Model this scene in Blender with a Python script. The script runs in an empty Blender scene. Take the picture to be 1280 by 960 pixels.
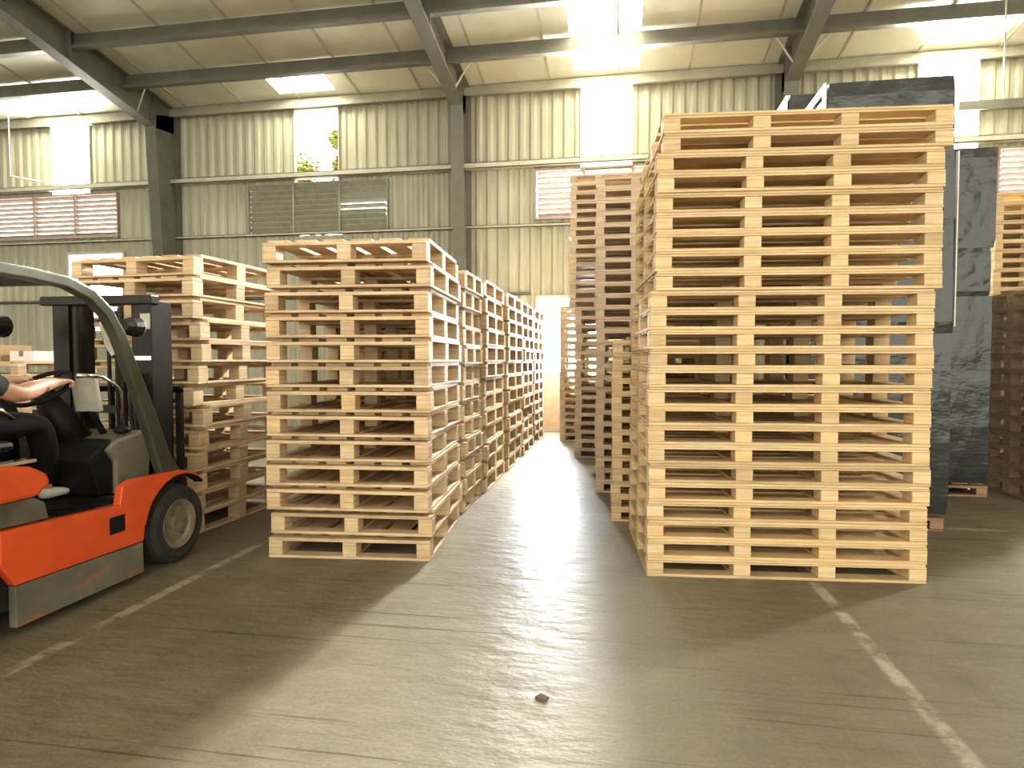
import bpy, bmesh, math, random
from mathutils import Vector, Matrix
random.seed(7)
SC = bpy.context.scene
COL = SC.collection
R = math.radians
PI = math.pi

# ------------------------------------------------------------------ materials
def newmat(name):
    m = bpy.data.materials.new(name); m.use_nodes = True
    nt = m.node_tree; nt.nodes.clear()
    out = nt.nodes.new('ShaderNodeOutputMaterial')
    b = nt.nodes.new('ShaderNodeBsdfPrincipled')
    nt.links.new(b.outputs[0], out.inputs[0])
    return m, nt, b
def N(nt, t, **kw):
    n = nt.nodes.new(t)
    for k, v in kw.items():
        if k.startswith('i_'):
            n.inputs[k[2:].replace('_', ' ')].default_value = v
        else: setattr(n, k, v)
    return n
def ramp(nt, fac, stops):
    r = nt.nodes.new('ShaderNodeValToRGB')
    e = r.color_ramp.elements
    while len(e) < len(stops): e.new(0.5)
    for el, (p, c) in zip(e, stops):
        el.position = p; el.color = (*c, 1) if len(c) == 3 else c
    nt.links.new(fac, r.inputs[0]); return r.outputs[0]
def math_(nt, op, a, b=None, clamp=False):
    n = nt.nodes.new('ShaderNodeMath'); n.operation = op; n.use_clamp = clamp
    for i, v in enumerate((a, b)):
        if v is None: continue
        if hasattr(v, 'links') or hasattr(v, 'is_linked'): nt.links.new(v, n.inputs[i])
        else: n.inputs[i].default_value = v
    return n.outputs[0]
def mixc(nt, fac, a, b, mode='MIX'):
    n = nt.nodes.new('ShaderNodeMix'); n.data_type = 'RGBA'; n.blend_type = mode
    for sock, v in ((n.inputs[0], fac), (n.inputs[6], a), (n.inputs[7], b)):
        if hasattr(v, 'is_linked'): nt.links.new(v, sock)
        elif isinstance(v, (int, float)): sock.default_value = v
        else: sock.default_value = (*v, 1)
    return n.outputs[2]
def noise(nt, vec, scale, detail=3, rough=.55, sc3=None):
    if sc3:
        mp = nt.nodes.new('ShaderNodeMapping'); mp.inputs['Scale'].default_value = sc3
        nt.links.new(vec, mp.inputs[0]); vec = mp.outputs[0]
    n = nt.nodes.new('ShaderNodeTexNoise'); n.inputs['Scale'].default_value = scale
    n.inputs['Detail'].default_value = detail; n.inputs['Roughness'].default_value = rough
    nt.links.new(vec, n.inputs['Vector']); return n.outputs['Fac']
def bump(nt, b, h, strength=.3, dist=.01):
    n = nt.nodes.new('ShaderNodeBump'); n.inputs['Strength'].default_value = strength
    n.inputs['Distance'].default_value = dist
    nt.links.new(h, n.inputs['Height']); nt.links.new(n.outputs[0], b.inputs['Normal'])

def plain(name, col, rough=.5, metal=0, var=.15, scale=9, bmp=0, coat=0, spec=.5):
    m, nt, b = newmat(name)
    tc = N(nt, 'ShaderNodeTexCoord')
    f = noise(nt, tc.outputs['Object'], scale)
    lo = tuple(c * (1 - var) for c in col); hi = tuple(min(1, c * (1 + var)) for c in col)
    nt.links.new(ramp(nt, f, [(.3, lo), (.7, hi)]), b.inputs['Base Color'])
    b.inputs['Roughness'].default_value = rough; b.inputs['Metallic'].default_value = metal
    b.inputs['Specular IOR Level'].default_value = spec
    if coat: b.inputs['Coat Weight'].default_value = coat
    if bmp: bump(nt, b, f, bmp)
    return m
def emissive(name, col, s):
    m, nt, b = newmat(name)
    b.inputs['Base Color'].default_value = (*col, 1)
    b.inputs['Emission Color'].default_value = (*col, 1)
    b.inputs['Emission Strength'].default_value = s
    return m
def wood(name, dark, light, dirt=.25):
    m, nt, b = newmat(name)
    tc = N(nt, 'ShaderNodeTexCoord'); oi = N(nt, 'ShaderNodeObjectInfo'); ge = N(nt, 'ShaderNodeNewGeometry')
    add = N(nt, 'ShaderNodeVectorMath', operation='ADD')
    nt.links.new(tc.outputs['Object'], add.inputs[0])
    rv = math_(nt, 'ADD', math_(nt, 'MULTIPLY', oi.outputs['Random'], 43.), math_(nt, 'MULTIPLY', ge.outputs['Random Per Island'], 17.))
    cx = N(nt, 'ShaderNodeCombineXYZ'); nt.links.new(rv, cx.inputs[0]); nt.links.new(rv, cx.inputs[2])
    nt.links.new(cx.outputs[0], add.inputs[1]); v = add.outputs[0]
    g = noise(nt, v, 1.0, 4, .6, (3, 3, 95))
    k = noise(nt, v, 5.0, 2)
    c = ramp(nt, g, [(.28, dark), (.5, tuple((a + q) / 2 for a, q in zip(dark, light))), (.72, light)])
    isl = math_(nt, 'FRACT', math_(nt, 'ADD', oi.outputs['Random'], ge.outputs['Random Per Island']))
    tint = ramp(nt, isl, [(0, (.74, .70, .66)), (.35, (.92, .90, .86)), (.7, (1, 1, 1)), (1, (1.0, .93, .80))])
    c = mixc(nt, 1.0, c, tint, 'MULTIPLY')
    d = ramp(nt, k, [(.35, (1, 1, 1)), (.75, (1 - dirt, 1 - dirt * 1.05, 1 - dirt * 1.15))])
    c = mixc(nt, 1.0, c, d, 'MULTIPLY')
    nt.links.new(c, b.inputs['Base Color'])
    b.inputs['Roughness'].default_value = .62
    bump(nt, b, g, .25, .004)
    return m

M = {}
M['wood'] = wood('pine_wood', (.50, .345, .19), (.80, .64, .42))
M['wood_b'] = wood('yellow_pine_wood', (.54, .385, .20), (.82, .65, .40), .15)
M['wood_haze'] = wood('haze_paled_wood', (.50, .39, .28), (.76, .64, .50), .2)  # desaturated: the haze veil over the far towers is put into the wood
M['wood_d'] = wood('film_shaded_wood', (.25, .15, .08), (.42, .28, .16), .35)  # browned to carry the film and shade over the wrapped stack
M['orange'] = plain('orange_paint', (.72, .085, .018), .38, 0, .12, 5, 0, .2)
M['grey_body'] = plain('worn_grey_paint', (.13, .125, .10), .5, .2, .4, 6)
def mk_scuff():
    m, nt, b = newmat('scuffed_grey_paint')
    tc = N(nt, 'ShaderNodeTexCoord'); o = tc.outputs['Object']
    a = noise(nt, o, 6, 3); f = noise(nt, o, 1.0, 4, .6, (1, 2.2, 9))
    c = ramp(nt, a, [(.3, (.10, .10, .075)), (.7, (.17, .16, .125))])
    c = mixc(nt, ramp(nt, f, [(.55, (0,) * 3), (.64, (.7,) * 3)]), c, (.55, .12, .04))
    nt.links.new(c, b.inputs['Base Color']); b.inputs['Roughness'].default_value = .5
    return m
M['scuff'] = mk_scuff()
M['dark'] = plain('black_painted_steel', (.016, .014, .012), .4, .1, .3, 10, spec=.25)
M['pillar'] = plain('olive_grey_paint', (.075, .078, .062), .3, .4, .2, 8)
M['black'] = plain('black_plastic', (.008, .008, .008), .5, spec=.2)
M['rubber'] = plain('tyre_rubber', (.022, .021, .019), .75, 0, .3, 20, .2)
M['rim'] = plain('dusty_rim_paint', (.20, .165, .11), .6, .2, .3, 14)
M['chrome'] = plain('chrome', (.8, .8, .78), .15, 1, .03)
M['dash'] = plain('beige_dash_plastic', (.17, .155, .11), .5, 0, .2)
M['screen'] = plain('pale_panel', (.45, .44, .36), .3)
M['mirror'] = plain('mirror_glass', (.9, .9, .9), .04, 1, .01)
M['white'] = plain('white_paint', (.75, .74, .70), .5, 0, .06)
M['skin'] = plain('skin', (.50, .27, .17), .5, 0, .12, 14)
M['shirt'] = plain('dark_grey_cotton', (.035, .045, .045), .85, 0, .2)
M['trousers'] = plain('black_cotton', (.006, .006, .006), .9, 0, .2, spec=.1)
M['hair'] = plain('black_hair', (.008, .007, .006), .6)
M['cardboard'] = plain('cardboard', (.42, .28, .15), .8, 0, .1)
M['leaf'] = plain('leaf_green', (.19, .21, .012), .5, 0, .5, 3)
M['bark'] = plain('bark', (.12, .08, .05), .9)
M['steel'] = plain('grey_green_steel_paint', (.125, .125, .10), .5, .1, .15, 4)
M['steel_light'] = plain('pale_steel_paint', (.48, .46, .38), .5, .1, .12, 4)
M['steel_mid'] = plain('mid_steel_paint', (.32, .31, .25), .5, .1, .12, 4)
M['louvre'] = plain('white_louvre_paint', (.36, .29, .25), .7, 0, .08)
M['louvre_dark'] = plain('grey_green_louvre_paint', (.26, .26, .20), .5, 0, .15)
M['door_panel'] = plain('beige_door_panel', (.62, .50, .38), .6, 0, .08)
M['ground'] = plain('pale_yard_concrete', (.6, .57, .5), .8, 0, .1, 2)
M['pane_soft'] = emissive('translucent_sheet_lit_by_sky', (1, .97, .88), 60)
M['skylight'] = emissive('translucent_roof_sheet_lit_by_sky', (1, .95, .70), 22)

def mk_wall():
    m, nt, b = newmat('corrugated_sheet_paint')
    tc = N(nt, 'ShaderNodeTexCoord')
    f = noise(nt, tc.outputs['Object'], .7, 4); g = noise(nt, tc.outputs['Object'], 3, 4, .6, (2.5, 1, .25))
    c = ramp(nt, f, [(.3, (.36, .35, .265)), (.7, (.46, .45, .35))])
    c = mixc(nt, 1, c, ramp(nt, g, [(.3, (.8, .8, .78)), (.6, (1, 1, 1))]), 'MULTIPLY')
    nt.links.new(c, b.inputs['Base Color']); b.inputs['Roughness'].default_value = .5
    return m
M['wall'] = mk_wall()
def mk_roof():
    m, nt, b = newmat('foil_faced_roof_sheet')
    tc = N(nt, 'ShaderNodeTexCoord')
    f = noise(nt, tc.outputs['Object'], .55, 4, .6); g = noise(nt, tc.outputs['Object'], 2.2, 4)
    c = ramp(nt, f, [(.3, (.56, .55, .45)), (.7, (.88, .86, .74))])
    nt.links.new(c, b.inputs['Base Color'])
    b.inputs['Metallic'].default_value = .1
    nt.links.new(ramp(nt, g, [(.3, (.30,) * 3), (.7, (.46,) * 3)]), b.inputs['Roughness'])
    bump(nt, b, g, .25, .02)
    return m
M['roof'] = mk_roof()
def mk_floor():
    m, nt, b = newmat('worn_dusty_concrete')
    tc = N(nt, 'ShaderNodeTexCoord'); o = tc.outputs['Object']
    sep = N(nt, 'ShaderNodeSeparateXYZ'); nt.links.new(o, sep.inputs[0])
    X, Y = sep.outputs[0], sep.outputs[1]
    big = noise(nt, o, .55, 4, .6); mid = noise(nt, o, 3.0, 5, .65); fine = noise(nt, o, 60, 3, .7)
    c = ramp(nt, big, [(.3, (.150, .130, .088)), (.7, (.205, .182, .130))])
    c = mixc(nt, .55, c, mixc(nt, 1, c, ramp(nt, mid, [(.3, (.62, .6, .56)), (.7, (1.25, 1.22, 1.15))]), 'MULTIPLY'))
    # paler band down the middle of the aisle
    def band(v, a0, a1, b0, b1):
        u = N(nt, 'ShaderNodeMapRange', interpolation_type='SMOOTHSTEP'); nt.links.new(v, u.inputs[0])
        u.inputs[1].default_value = a0; u.inputs[2].default_value = a1
        w = N(nt, 'ShaderNodeMapRange', interpolation_type='SMOOTHSTEP'); nt.links.new(v, w.inputs[0])
        w.inputs[1].default_value = b0; w.inputs[2].default_value = b1; w.inputs[3].default_value = 1; w.inputs[4].default_value = 0
        return math_(nt, 'MULTIPLY', u.outputs[0], w.outputs[0])
    wob = math_(nt, 'MULTIPLY', math_(nt, 'SUBTRACT', mid, .5), .35)
    Xw = math_(nt, 'ADD', X, wob)
    aisle = band(Xw, -1.55, -1.05, .0, .9)
    c = mixc(nt, math_(nt, 'MULTIPLY', aisle, .75), c, mixc(nt, mid, (.20, .185, .14), (.34, .32, .255)))
    # tyre and drag scuffs running across the aisle
    sc = noise(nt, o, 1.0, 5, .7, (.7, 9, 1))
    scm = ramp(nt, sc, [(.60, (0,) * 3), (.70, (1,) * 3)])
    c = mixc(nt, math_(nt, 'MULTIPLY', scm, .45), c, (.085, .068, .04))
    sc2 = noise(nt, o, 1.0, 4, .7, (.35, 26, 1))
    c = mixc(nt, math_(nt, 'MULTIPLY', ramp(nt, sc2, [(.61, (0,) * 3), (.68, (1,) * 3)]), .75), c, (.05, .04, .025))
    # worn white bay lines
    wear = ramp(nt, noise(nt, o, 5, 5, .7), [(.42, (0,) * 3), (.58, (1,) * 3)])
    line1 = math_(nt, 'MULTIPLY', band(X, -2.55, -2.52, -2.485, -2.455), band(Y, 1.4, 1.6, 3.6, 5))
    line2 = math_(nt, 'MULTIPLY', band(X, 1.08, 1.11, 1.145, 1.175), band(Y, .5, .6, 4.5, 5))
    line3 = math_(nt, 'MULTIPLY', band(Y, 5.28, 5.3, 5.35, 5.37), band(X, 1.8, 2.0, 7, 8))
    ln = math_(nt, 'MAXIMUM', math_(nt, 'MAXIMUM', line1, line2), line3)
    c = mixc(nt, math_(nt, 'MULTIPLY', math_(nt, 'MULTIPLY', ln, wear), .42), c, (.62, .60, .50))
    c = mixc(nt, .25, c, mixc(nt, 1, c, ramp(nt, fine, [(.3, (.5,) * 3), (.7, (1.5,) * 3)]), 'MULTIPLY'))
    nt.links.new(c, b.inputs['Base Color'])
    wv = noise(nt, o, 7.0, 4, .6, (.7, 1.5, 1))
    h = math_(nt, 'ADD', wv, math_(nt, 'MULTIPLY', mid, .5))
    bump(nt, b, h, .4, .03)
    ro = mixc(nt, aisle, (.62,) * 3, mixc(nt, mid, (.30,) * 3, (.5,) * 3))
    nt.links.new(ro, b.inputs['Roughness'])
    b.inputs['Specular IOR Level'].default_value = .13
    return m
M['floor'] = mk_floor()
def mk_film(name, col, rough, alpha=None):
    m, nt, b = newmat(name)
    tc = N(nt, 'ShaderNodeTexCoord')
    a = noise(nt, tc.outputs['Object'], 1.0, 4, .6, (2.5, 2.5, 5)); w = noise(nt, tc.outputs['Object'], 9, 2)
    h = math_(nt, 'ADD', a, math_(nt, 'MULTIPLY', w, .3))
    b.inputs['Base Color'].default_value = (*col, 1); b.inputs['Roughness'].default_value = rough
    bump(nt, b, h, .45, .02)
    if alpha is not None: b.inputs['Alpha'].default_value = alpha
    return m
M['film_black'] = mk_film('black_stretch_film', (.018, .023, .024), .2)
M['film_clear'] = mk_film('clear_stretch_film', (.50, .36, .24), .25, .30)

# ------------------------------------------------------------------ mesh helpers
def bm_(): return bmesh.new()
def box(bm, x0, x1, y0, y1, z0, z1, jit=0):
    vs = [bm.verts.new((x + random.uniform(-jit, jit), y + random.uniform(-jit, jit), z)) for z in (z0, z1) for x, y in ((x0, y0), (x1, y0), (x1, y1), (x0, y1))]
    for f in ((3, 2, 1, 0), (4, 5, 6, 7), (0, 1, 5, 4), (1, 2, 6, 5), (2, 3, 7, 6), (3, 0, 4, 7)):
        bm.faces.new([vs[i] for i in f])
    return vs
def prism_x(bm, pts, x0, x1):            # polygon of (y, z) swept along x
    a = [bm.verts.new((x0, y, z)) for y, z in pts]; b = [bm.verts.new((x1, y, z)) for y, z in pts]
    n = len(pts); bm.faces.new(a[::-1]); bm.faces.new(b)
    for i in range(n): bm.faces.new((a[i], a[(i + 1) % n], b[(i + 1) % n], b[i]))
def tube(bm, pts, r, seg=10, caps=True):
    pts = [Vector(p) for p in pts]; rings = []
    n = len(pts); rr = r if isinstance(r, (list, tuple)) else [r] * n
    up = None
    for i, p in enumerate(pts):
        d = (pts[min(i + 1, n - 1)] - pts[max(i - 1, 0)]).normalized()
        if up is None: up = Vector((0, 0, 1)) if abs(d.z) < .9 else Vector((1, 0, 0))
        s = d.cross(up).normalized(); up = s.cross(d).normalized()
        rings.append([bm.verts.new(p + (s * math.cos(2 * PI * k / seg) + up * math.sin(2 * PI * k / seg)) * rr[i]) for k in range(seg)])
    for a, b in zip(rings, rings[1:]):
        for k in range(seg): bm.faces.new((a[k], a[(k + 1) % seg], b[(k + 1) % seg], b[k]))
    if caps: bm.faces.new(rings[0][::-1]); bm.faces.new(rings[-1])
def barrect(bm, pts, w, h, side=Vector((1, 0, 0))):   # rectangular bar along a path, w along side
    pts = [Vector(p) for p in pts]; rings = []; n = len(pts)
    for i, p in enumerate(pts):
        d = (pts[min(i + 1, n - 1)] - pts[max(i - 1, 0)]).normalized()
        s = (side - d * side.dot(d)).normalized(); u = s.cross(d)
        ww = w[i] if isinstance(w, (list, tuple)) else w; hh = h[i] if isinstance(h, (list, tuple)) else h
        rings.append([bm.verts.new(p + s * ww / 2 * a + u * hh / 2 * b) for a, b in ((-1, -1), (1, -1), (1, 1), (-1, 1))])
    for a, b in zip(rings, rings[1:]):
        for k in range(4): bm.faces.new((a[k], a[(k + 1) % 4], b[(k + 1) % 4], b[k]))
    bm.faces.new(rings[0][::-1]); bm.faces.new(rings[-1])
def lathe_x(bm, prof, c, seg=36, cap=True):        # profile of (x, radius) turned about an x-axis line through c
    rings = []
    for x, r in prof:
        rings.append([bm.verts.new((c[0] + x, c[1] + math.cos(2 * PI * k / seg) * r, c[2] + math.sin(2 * PI * k / seg) * r)) for k in range(seg)])
    for a, b in zip(rings, rings[1:]):
        for k in range(seg): bm.faces.new((a[k], b[k], b[(k + 1) % seg], a[(k + 1) % seg]))
    if cap: bm.faces.new(rings[0]); bm.faces.new(rings[-1][::-1])
def ball(bm, c, r, sc=(1, 1, 1), seg=16):
    mt = Matrix.Translation(c) @ Matrix.Diagonal((*sc, 1))
    bmesh.ops.create_uvsphere(bm, u_segments=seg, v_segments=seg // 2 + 2, radius=r, matrix=mt)

def wloc(o):
    v = Vector((0, 0, 0))
    while o: v += o.location; o = o.parent
    return v
def obj(name, bm, mat, parent=None, bevel=0, smooth=False, origin=None):
    bmesh.ops.recalc_face_normals(bm, faces=bm.faces)
    me = bpy.data.meshes.new(name)
    off = wloc(parent) if parent else Vector(origin or (0, 0, 0))
    bmesh.ops.translate(bm, verts=bm.verts, vec=-off)
    bm.to_mesh(me); bm.free()
    me.materials.append(M[mat] if isinstance(mat, str) else mat)
    if smooth:
        for p in me.polygons: p.use_smooth = True
    o = bpy.data.objects.new(name, me); COL.objects.link(o)
    if parent: o.parent = parent
    elif origin: o.location = origin
    if bevel:
        md = o.modifiers.new('edge', 'BEVEL'); md.width = bevel; md.segments = 2; md.limit_method = 'ANGLE'
    return o
def tag(o, label=None, cat=None, group=None, kind=None):
    if label: o['label'] = label
    if cat: o['category'] = cat
    if group: o['group'] = group
    if kind: o['kind'] = kind
    return o
def thing(name, label, cat, loc=(0, 0, 0), group=None):
    o = bpy.data.objects.new(name, None); COL.objects.link(o); o.location = loc
    o.empty_display_size = .1
    return tag(o, label, cat, group)
def struct(name, bm, mat, label=None, parent=None, **kw):
    o = obj(name, bm, mat, parent, **kw)
    if not parent: tag(o, label, None, None, 'structure')
    return o
def copy_tree(o, parent=None):
    c = o.copy(); COL.objects.link(c)
    if parent: c.parent = parent
    for ch in list(o.children): copy_tree(ch, c)
    return c

# ------------------------------------------------------------------ the building
WY = 11.4                      # inner face of the far wall
EAVE, SL = 6.2, .137           # eave height and roof slope
FY = -9.0                      # open front of the shed
LX, RX = -16.0, 14.0
def roofz(y): return EAVE + (WY - y) * SL
BAYS = [-11.1, -5.72, -.26, 5.18, 11.1]
COLX = [-8.72, -2.80, 2.64, 8.55, -14.6]

bm = bm_(); box(bm, LX, RX, FY - 6, WY + .1, -.2, 0); struct('floor', bm, 'floor', 'worn brown concrete warehouse floor with a paler aisle')
bm = bm_(); box(bm, -40, 40, WY + .1, 60, -.3, -.05); struct('ground_outside', bm, 'ground', 'pale yard beyond the far wall')

holes = []   # x0, x1, z0, z1
for i, c in enumerate(BAYS):
    holes.append((c - .44, c + .44, 4.70, 6.10))
holes += [(-12.95, -10.05, 3.82, 4.66), (-7.13, -4.32, 3.76, 4.66), (-1.50, 1.05, 3.85, 4.68), (5.95, 8.5, 3.85, 4.66)]
holes += [(-1.45, -.28, 0, 2.40), (-11.2, -9.95, 1.9, 3.46), (-6.1, -5.25, 3.69, 3.75)]
def corr(bm, x0, x1, z0, z1, y=WY, pitch=.2, dep=.035):
    if x1 - x0 < .01 or z1 - z0 < .01: return
    xs = {x0, x1}
    k = math.floor(x0 / pitch) - 1
    while k * pitch < x1 + pitch:
        for f in (0, .3, .5, .8):
            x = (k + f) * pitch
            if x0 < x < x1: xs.add(x)
        k += 1
    def yy(x):
        f = (x / pitch) % 1
        if f <= .3: return y
        if f <= .5: return y + dep * (f - .3) / .2
        if f <= .8: return y + dep
        return y + dep * (1 - f) / .2
    xs = sorted(xs)
    lo = [bm.verts.new((x, yy(x), z0)) for x in xs]; hi = [bm.verts.new((x, yy(x), z1)) for x in xs]
    lo2 = [bm.verts.new((x, yy(x) + .004, z0)) for x in xs]; hi2 = [bm.verts.new((x, yy(x) + .004, z1)) for x in xs]
    for i in range(len(xs) - 1):
        bm.faces.new((lo[i], lo[i + 1], hi[i + 1], hi[i])); bm.faces.new((hi2[i], hi2[i + 1], lo2[i + 1], lo2[i]))
bm = bm_()
cuts = sorted({LX, RX} | {h[0] for h in holes} | {h[1] for h in holes})
for a, b in zip(cuts, cuts[1:]):
    mid = (a + b) / 2
    hs = sorted((h[2], h[3]) for h in holes if h[0] < mid < h[1])
    z = 0
    for z0, z1 in hs:
        corr(bm, a, b, z, z0); z = max(z, z1)
    corr(bm, a, b, z, EAVE)
struct('wall_back', bm, 'wall', 'corrugated grey-green sheet wall at the end of the aisle')
bm = bm_(); box(bm, LX - .1, LX, FY, WY, 0, 9); struct('wall_left', bm, 'wall')
bm = bm_(); box(bm, RX, RX + .1, FY, WY, 0, 9); struct('wall_right', bm, 'wall')

# roof: sheet with holes for the translucent sheets
sky = [(c - .55, c + .55, 10.22, 11.05) for c in BAYS] + [(-.81, .29, 9.1, 10.05)]
bm = bm_()
cx = sorted({LX, RX} | {s[0] for s in sky} | {s[1] for s in sky})
for a, b in zip(cx, cx[1:]):
    mid = (a + b) / 2; y = FY
    for y0, y1 in sorted((s[2], s[3]) for s in sky if s[0] < mid < s[1]) + [(WY + .3, WY + .3)]:
        if y0 > y + .001:
            vs = [bm.verts.new((x, yy, roofz(yy) + dz)) for dz in (0, .03) for x, yy in ((a, y), (b, y), (b, y0), (a, y0))]
            for f in ((3, 2, 1, 0), (4, 5, 6, 7), (0, 1, 5, 4), (1, 2, 6, 5), (2, 3, 7, 6), (3, 0, 4, 7)): bm.faces.new([vs[i] for i in f])
        y = y1
struct('ceiling', bm, 'roof', 'foil-faced sloping roof sheets')
for i, (a, b, y0, y1) in enumerate(sky):
    bm = bm_()
    vs = [bm.verts.new((x, yy, roofz(yy) + .012)) for x, yy in ((a, y0), (b, y0), (b, y1), (a, y1))]
    vs2 = [bm.verts.new((v.co.x, v.co.y, v.co.z + .006)) for v in vs]
    bm.faces.new(vs[::-1]); bm.faces.new(vs2)
    for k in range(4): bm.faces.new((vs[k], vs[(k + 1) % 4], vs2[(k + 1) % 4], vs2[k]))
    struct('window_%d' % (20 + i), bm, 'skylight', 'glowing translucent sheet in the roof')
# seams of the roof sheets (standing ribs)
bm = bm_()
x = LX + .6
while x < RX:
    if all(abs(x - c) > .25 for c in COLX):
        barrect(bm, [(x, 3, roofz(3) - .012), (x, WY - .05, roofz(WY - .05) - .012)], .035, .024)
    x += 1.18
struct('trim_1', bm, 'steel_light', 'pale seams between the roof sheets')

# purlins (one mesh each), C-shaped
for i, y in enumerate((10.12, 9.0, 7.85, 6.7, 5.5)):
    bm = bm_(); zt = roofz(y) - .02
    for a, b in zip(sorted(COLX)[:-1], sorted(COLX)[1:]):
        box(bm, a + .02, b - .02, y - .012, y + .012, zt - .24, zt)
        box(bm, a + .02, b - .02, y - .10, y + .012, zt - .255, zt - .24)
        box(bm, a + .02, b - .02, y - .10, y - .088, zt - .24, zt - .21)
    struct('purlin', bm, 'steel', 'grey steel purlin under the roof sheets')
bm = bm_(); box(bm, LX, RX, WY - .16, WY - .01, EAVE - .12, EAVE + .01); box(bm, LX, RX, WY - .17, WY - .15, EAVE - .15, EAVE + .01)
struct('trim_2', bm, 'steel_mid', 'pale eaves strut along the top of the far wall')
# girts
for z, d, h, mt in ((4.80, .17, .10, 'steel_light'), (3.72, .07, .055, 'steel_light'), (2.5, .06, .05, 'steel')):
    bm = bm_()
    segs = [(LX, -2.98), (-2.98, RX)] if z > 3 else [(LX, -1.6), (-.1, RX)]
    for k, (a, b) in enumerate(segs):
        box(bm, a, b, WY - d, WY - .003, z - h / 2, z - h / 2 + .012); box(bm, a, b, WY - d, WY - .003, z + h / 2 - .012, z + h / 2)
        box(bm, a, b, WY - d, WY - d + .015, z - h / 2, z + h / 2)
    struct('wall_girt', bm, mt, 'horizontal girt rail across the far wall')
bm = bm_(); box(bm, 5.3, RX, WY - .10, WY - .02, 5.28, 5.42); struct('wall_girt', bm, 'steel', 'dark rail crossing the upper window beside the black loads')

# columns and rafters
for i, x in enumerate(COLX):
    bm = bm_()
    def yin(z): return WY - .34 - .36 * z / 6      # tapered inner flange
    prism_x(bm, [(WY - .04, 0), (WY - .04, 6.1), (yin(6.1), 5.9), (yin(0), 0)], x - .006, x + .006)
    prism_x(bm, [(yin(0) - .012, 0), (yin(0), 0), (yin(5.9), 5.95), (yin(5.9) - .012, 5.95)], x - .11, x + .11)
    box(bm, x - .11, x + .11, WY - .045, WY - .033, 0, 6.1)
    box(bm, x - .15, x + .15, yin(0) - .05, WY - .02, 0, .02)
    struct('steel_column', bm, 'steel', 'tapered grey steel column against the far wall')
    bm = bm_()
    def rb(y): return roofz(y) - .46 - .14 * max(0, min(1, (y - 8.0) / 2.8))
    y0, y1, ym = 2.0, WY - .66, 8.0
    prism_x(bm, [(y0, roofz(y0) - .03), (WY - .05, roofz(WY) - .03), (WY - .05, 5.75), (y1, rb(y1)), (ym, rb(ym)), (y0, rb(y0))], x - .006, x + .006)
    prism_x(bm, [(y0, rb(y0) - .014), (ym, rb(ym) - .014), (y1, rb(y1) - .014), (y1, rb(y1)), (ym, rb(ym)), (y0, rb(y0))], x - .11, x + .11)
    prism_x(bm, [(y0, roofz(y0) - .03), (WY - .05, roofz(WY) - .03), (WY - .05, roofz(WY) - .018), (y0, roofz(y0) - .018)], x - .11, x + .11)
    for yy in (10.75, 8.9):                       # stiffener plates
        box(bm, x - .10, x + .10, yy - .006, yy + .006, rb(yy), roofz(yy) - .03)
    struct('roof_beam', bm, 'steel', 'tapered grey steel rafter rising from a column')
    for s in (-1, 1):
        bm = bm_(); tube(bm, [(x + s * .09, 10.3, rb(10.3) + .02), (x + s * .42, 10.13, roofz(10.13) - .2)], .014, 6)
        struct('trim_brace', bm, 'steel_light', 'thin diagonal brace from rafter to purlin')

# windows: translucent sheets in frames; the second is an open gap with a tree behind
def frame_(bm, x0, x1, z0, z1, w=.035, y0=WY - .03, y1=WY + .05):
    box(bm, x0 - w, x0, y0, y1, z0 - w, z1 + w); box(bm, x1, x1 + w, y0, y1, z0 - w, z1 + w)
    box(bm, x0, x1, y0, y1, z0 - w, z0); box(bm, x0, x1, y0, y1, z1, z1 + w)
for i, c in enumerate(BAYS):
    bm = bm_(); frame_(bm, c - .44, c + .44, 4.70, 6.06, .02)
    f = struct('window_%d' % (i + 1), bm, 'steel_light', 'bright upper window in the far wall')
    if i == 0:
        bm = bm_(); box(bm, c - .44, c + .44, WY + .02, WY + .03, 4.70, 6.10); struct('pane', bm, 'pane_soft', parent=f)
for i, (x0, x1, z0, z1) in enumerate(holes[5:9]):
    bm = bm_(); n = 3; w = (x1 - x0) / n
    frame_(bm, x0, x1, z0, z1, .03, WY - .05, WY + .04)
    for k in range(1, n): box(bm, x0 + w * k - .02, x0 + w * k + .02, WY - .05, WY + .04, z0, z1)
    mt = 'louvre_dark' if i == 1 else 'louvre'
    f = struct('window_%d' % (i + 6), bm, mt, 'bank of louvres in the far wall')
    bm = bm_()
    ns = 9; p = (z1 - z0) / ns
    for k in range(ns):
        zc = z0 + p * (k + .5)
        if i == 1: hh, dd = .052, .03
        else: hh, dd = .026, .034
        for q in range(n):
            xa, xb = x0 + w * q + .02, x0 + w * (q + 1) - .02
            h2 = hh * (.62 if (i == 1 and q == 2 and 3 <= k <= 6) else 1)
            vs = [bm.verts.new(v) for v in ((xa, WY - dd, zc + h2 + .004), (xb, WY - dd, zc + h2 + .004), (xb, WY + dd, zc - h2 + .004), (xa, WY + dd, zc - h2 + .004),
                                            (xa, WY - dd, zc + h2 - .006), (xb, WY - dd, zc + h2 - .006), (xb, WY + dd, zc - h2 - .006), (xa, WY + dd, zc - h2 - .006))]
            for ff in ((3, 2, 1, 0), (4, 5, 6, 7), (0, 1, 5, 4), (1, 2, 6, 5), (2, 3, 7, 6), (3, 0, 4, 7)): bm.faces.new([vs[u] for u in ff])
    struct('slats', bm, mt, parent=f)
    if i == 1:
        bm = bm_(); box(bm, x0, x0 + 2 * w, WY + .055, WY + .06, z0, z1); box(bm, x0 + 2 * w, x1, WY + .055, WY + .06, z0, z0 + .28); box(bm, x0 + 2 * w, x1, WY + .055, WY + .06, z1 - .35, z1)
        struct('light_block_sheet', bm, mt, parent=f)  # unseen sheet added to block daylight through the closed louvres
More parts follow.
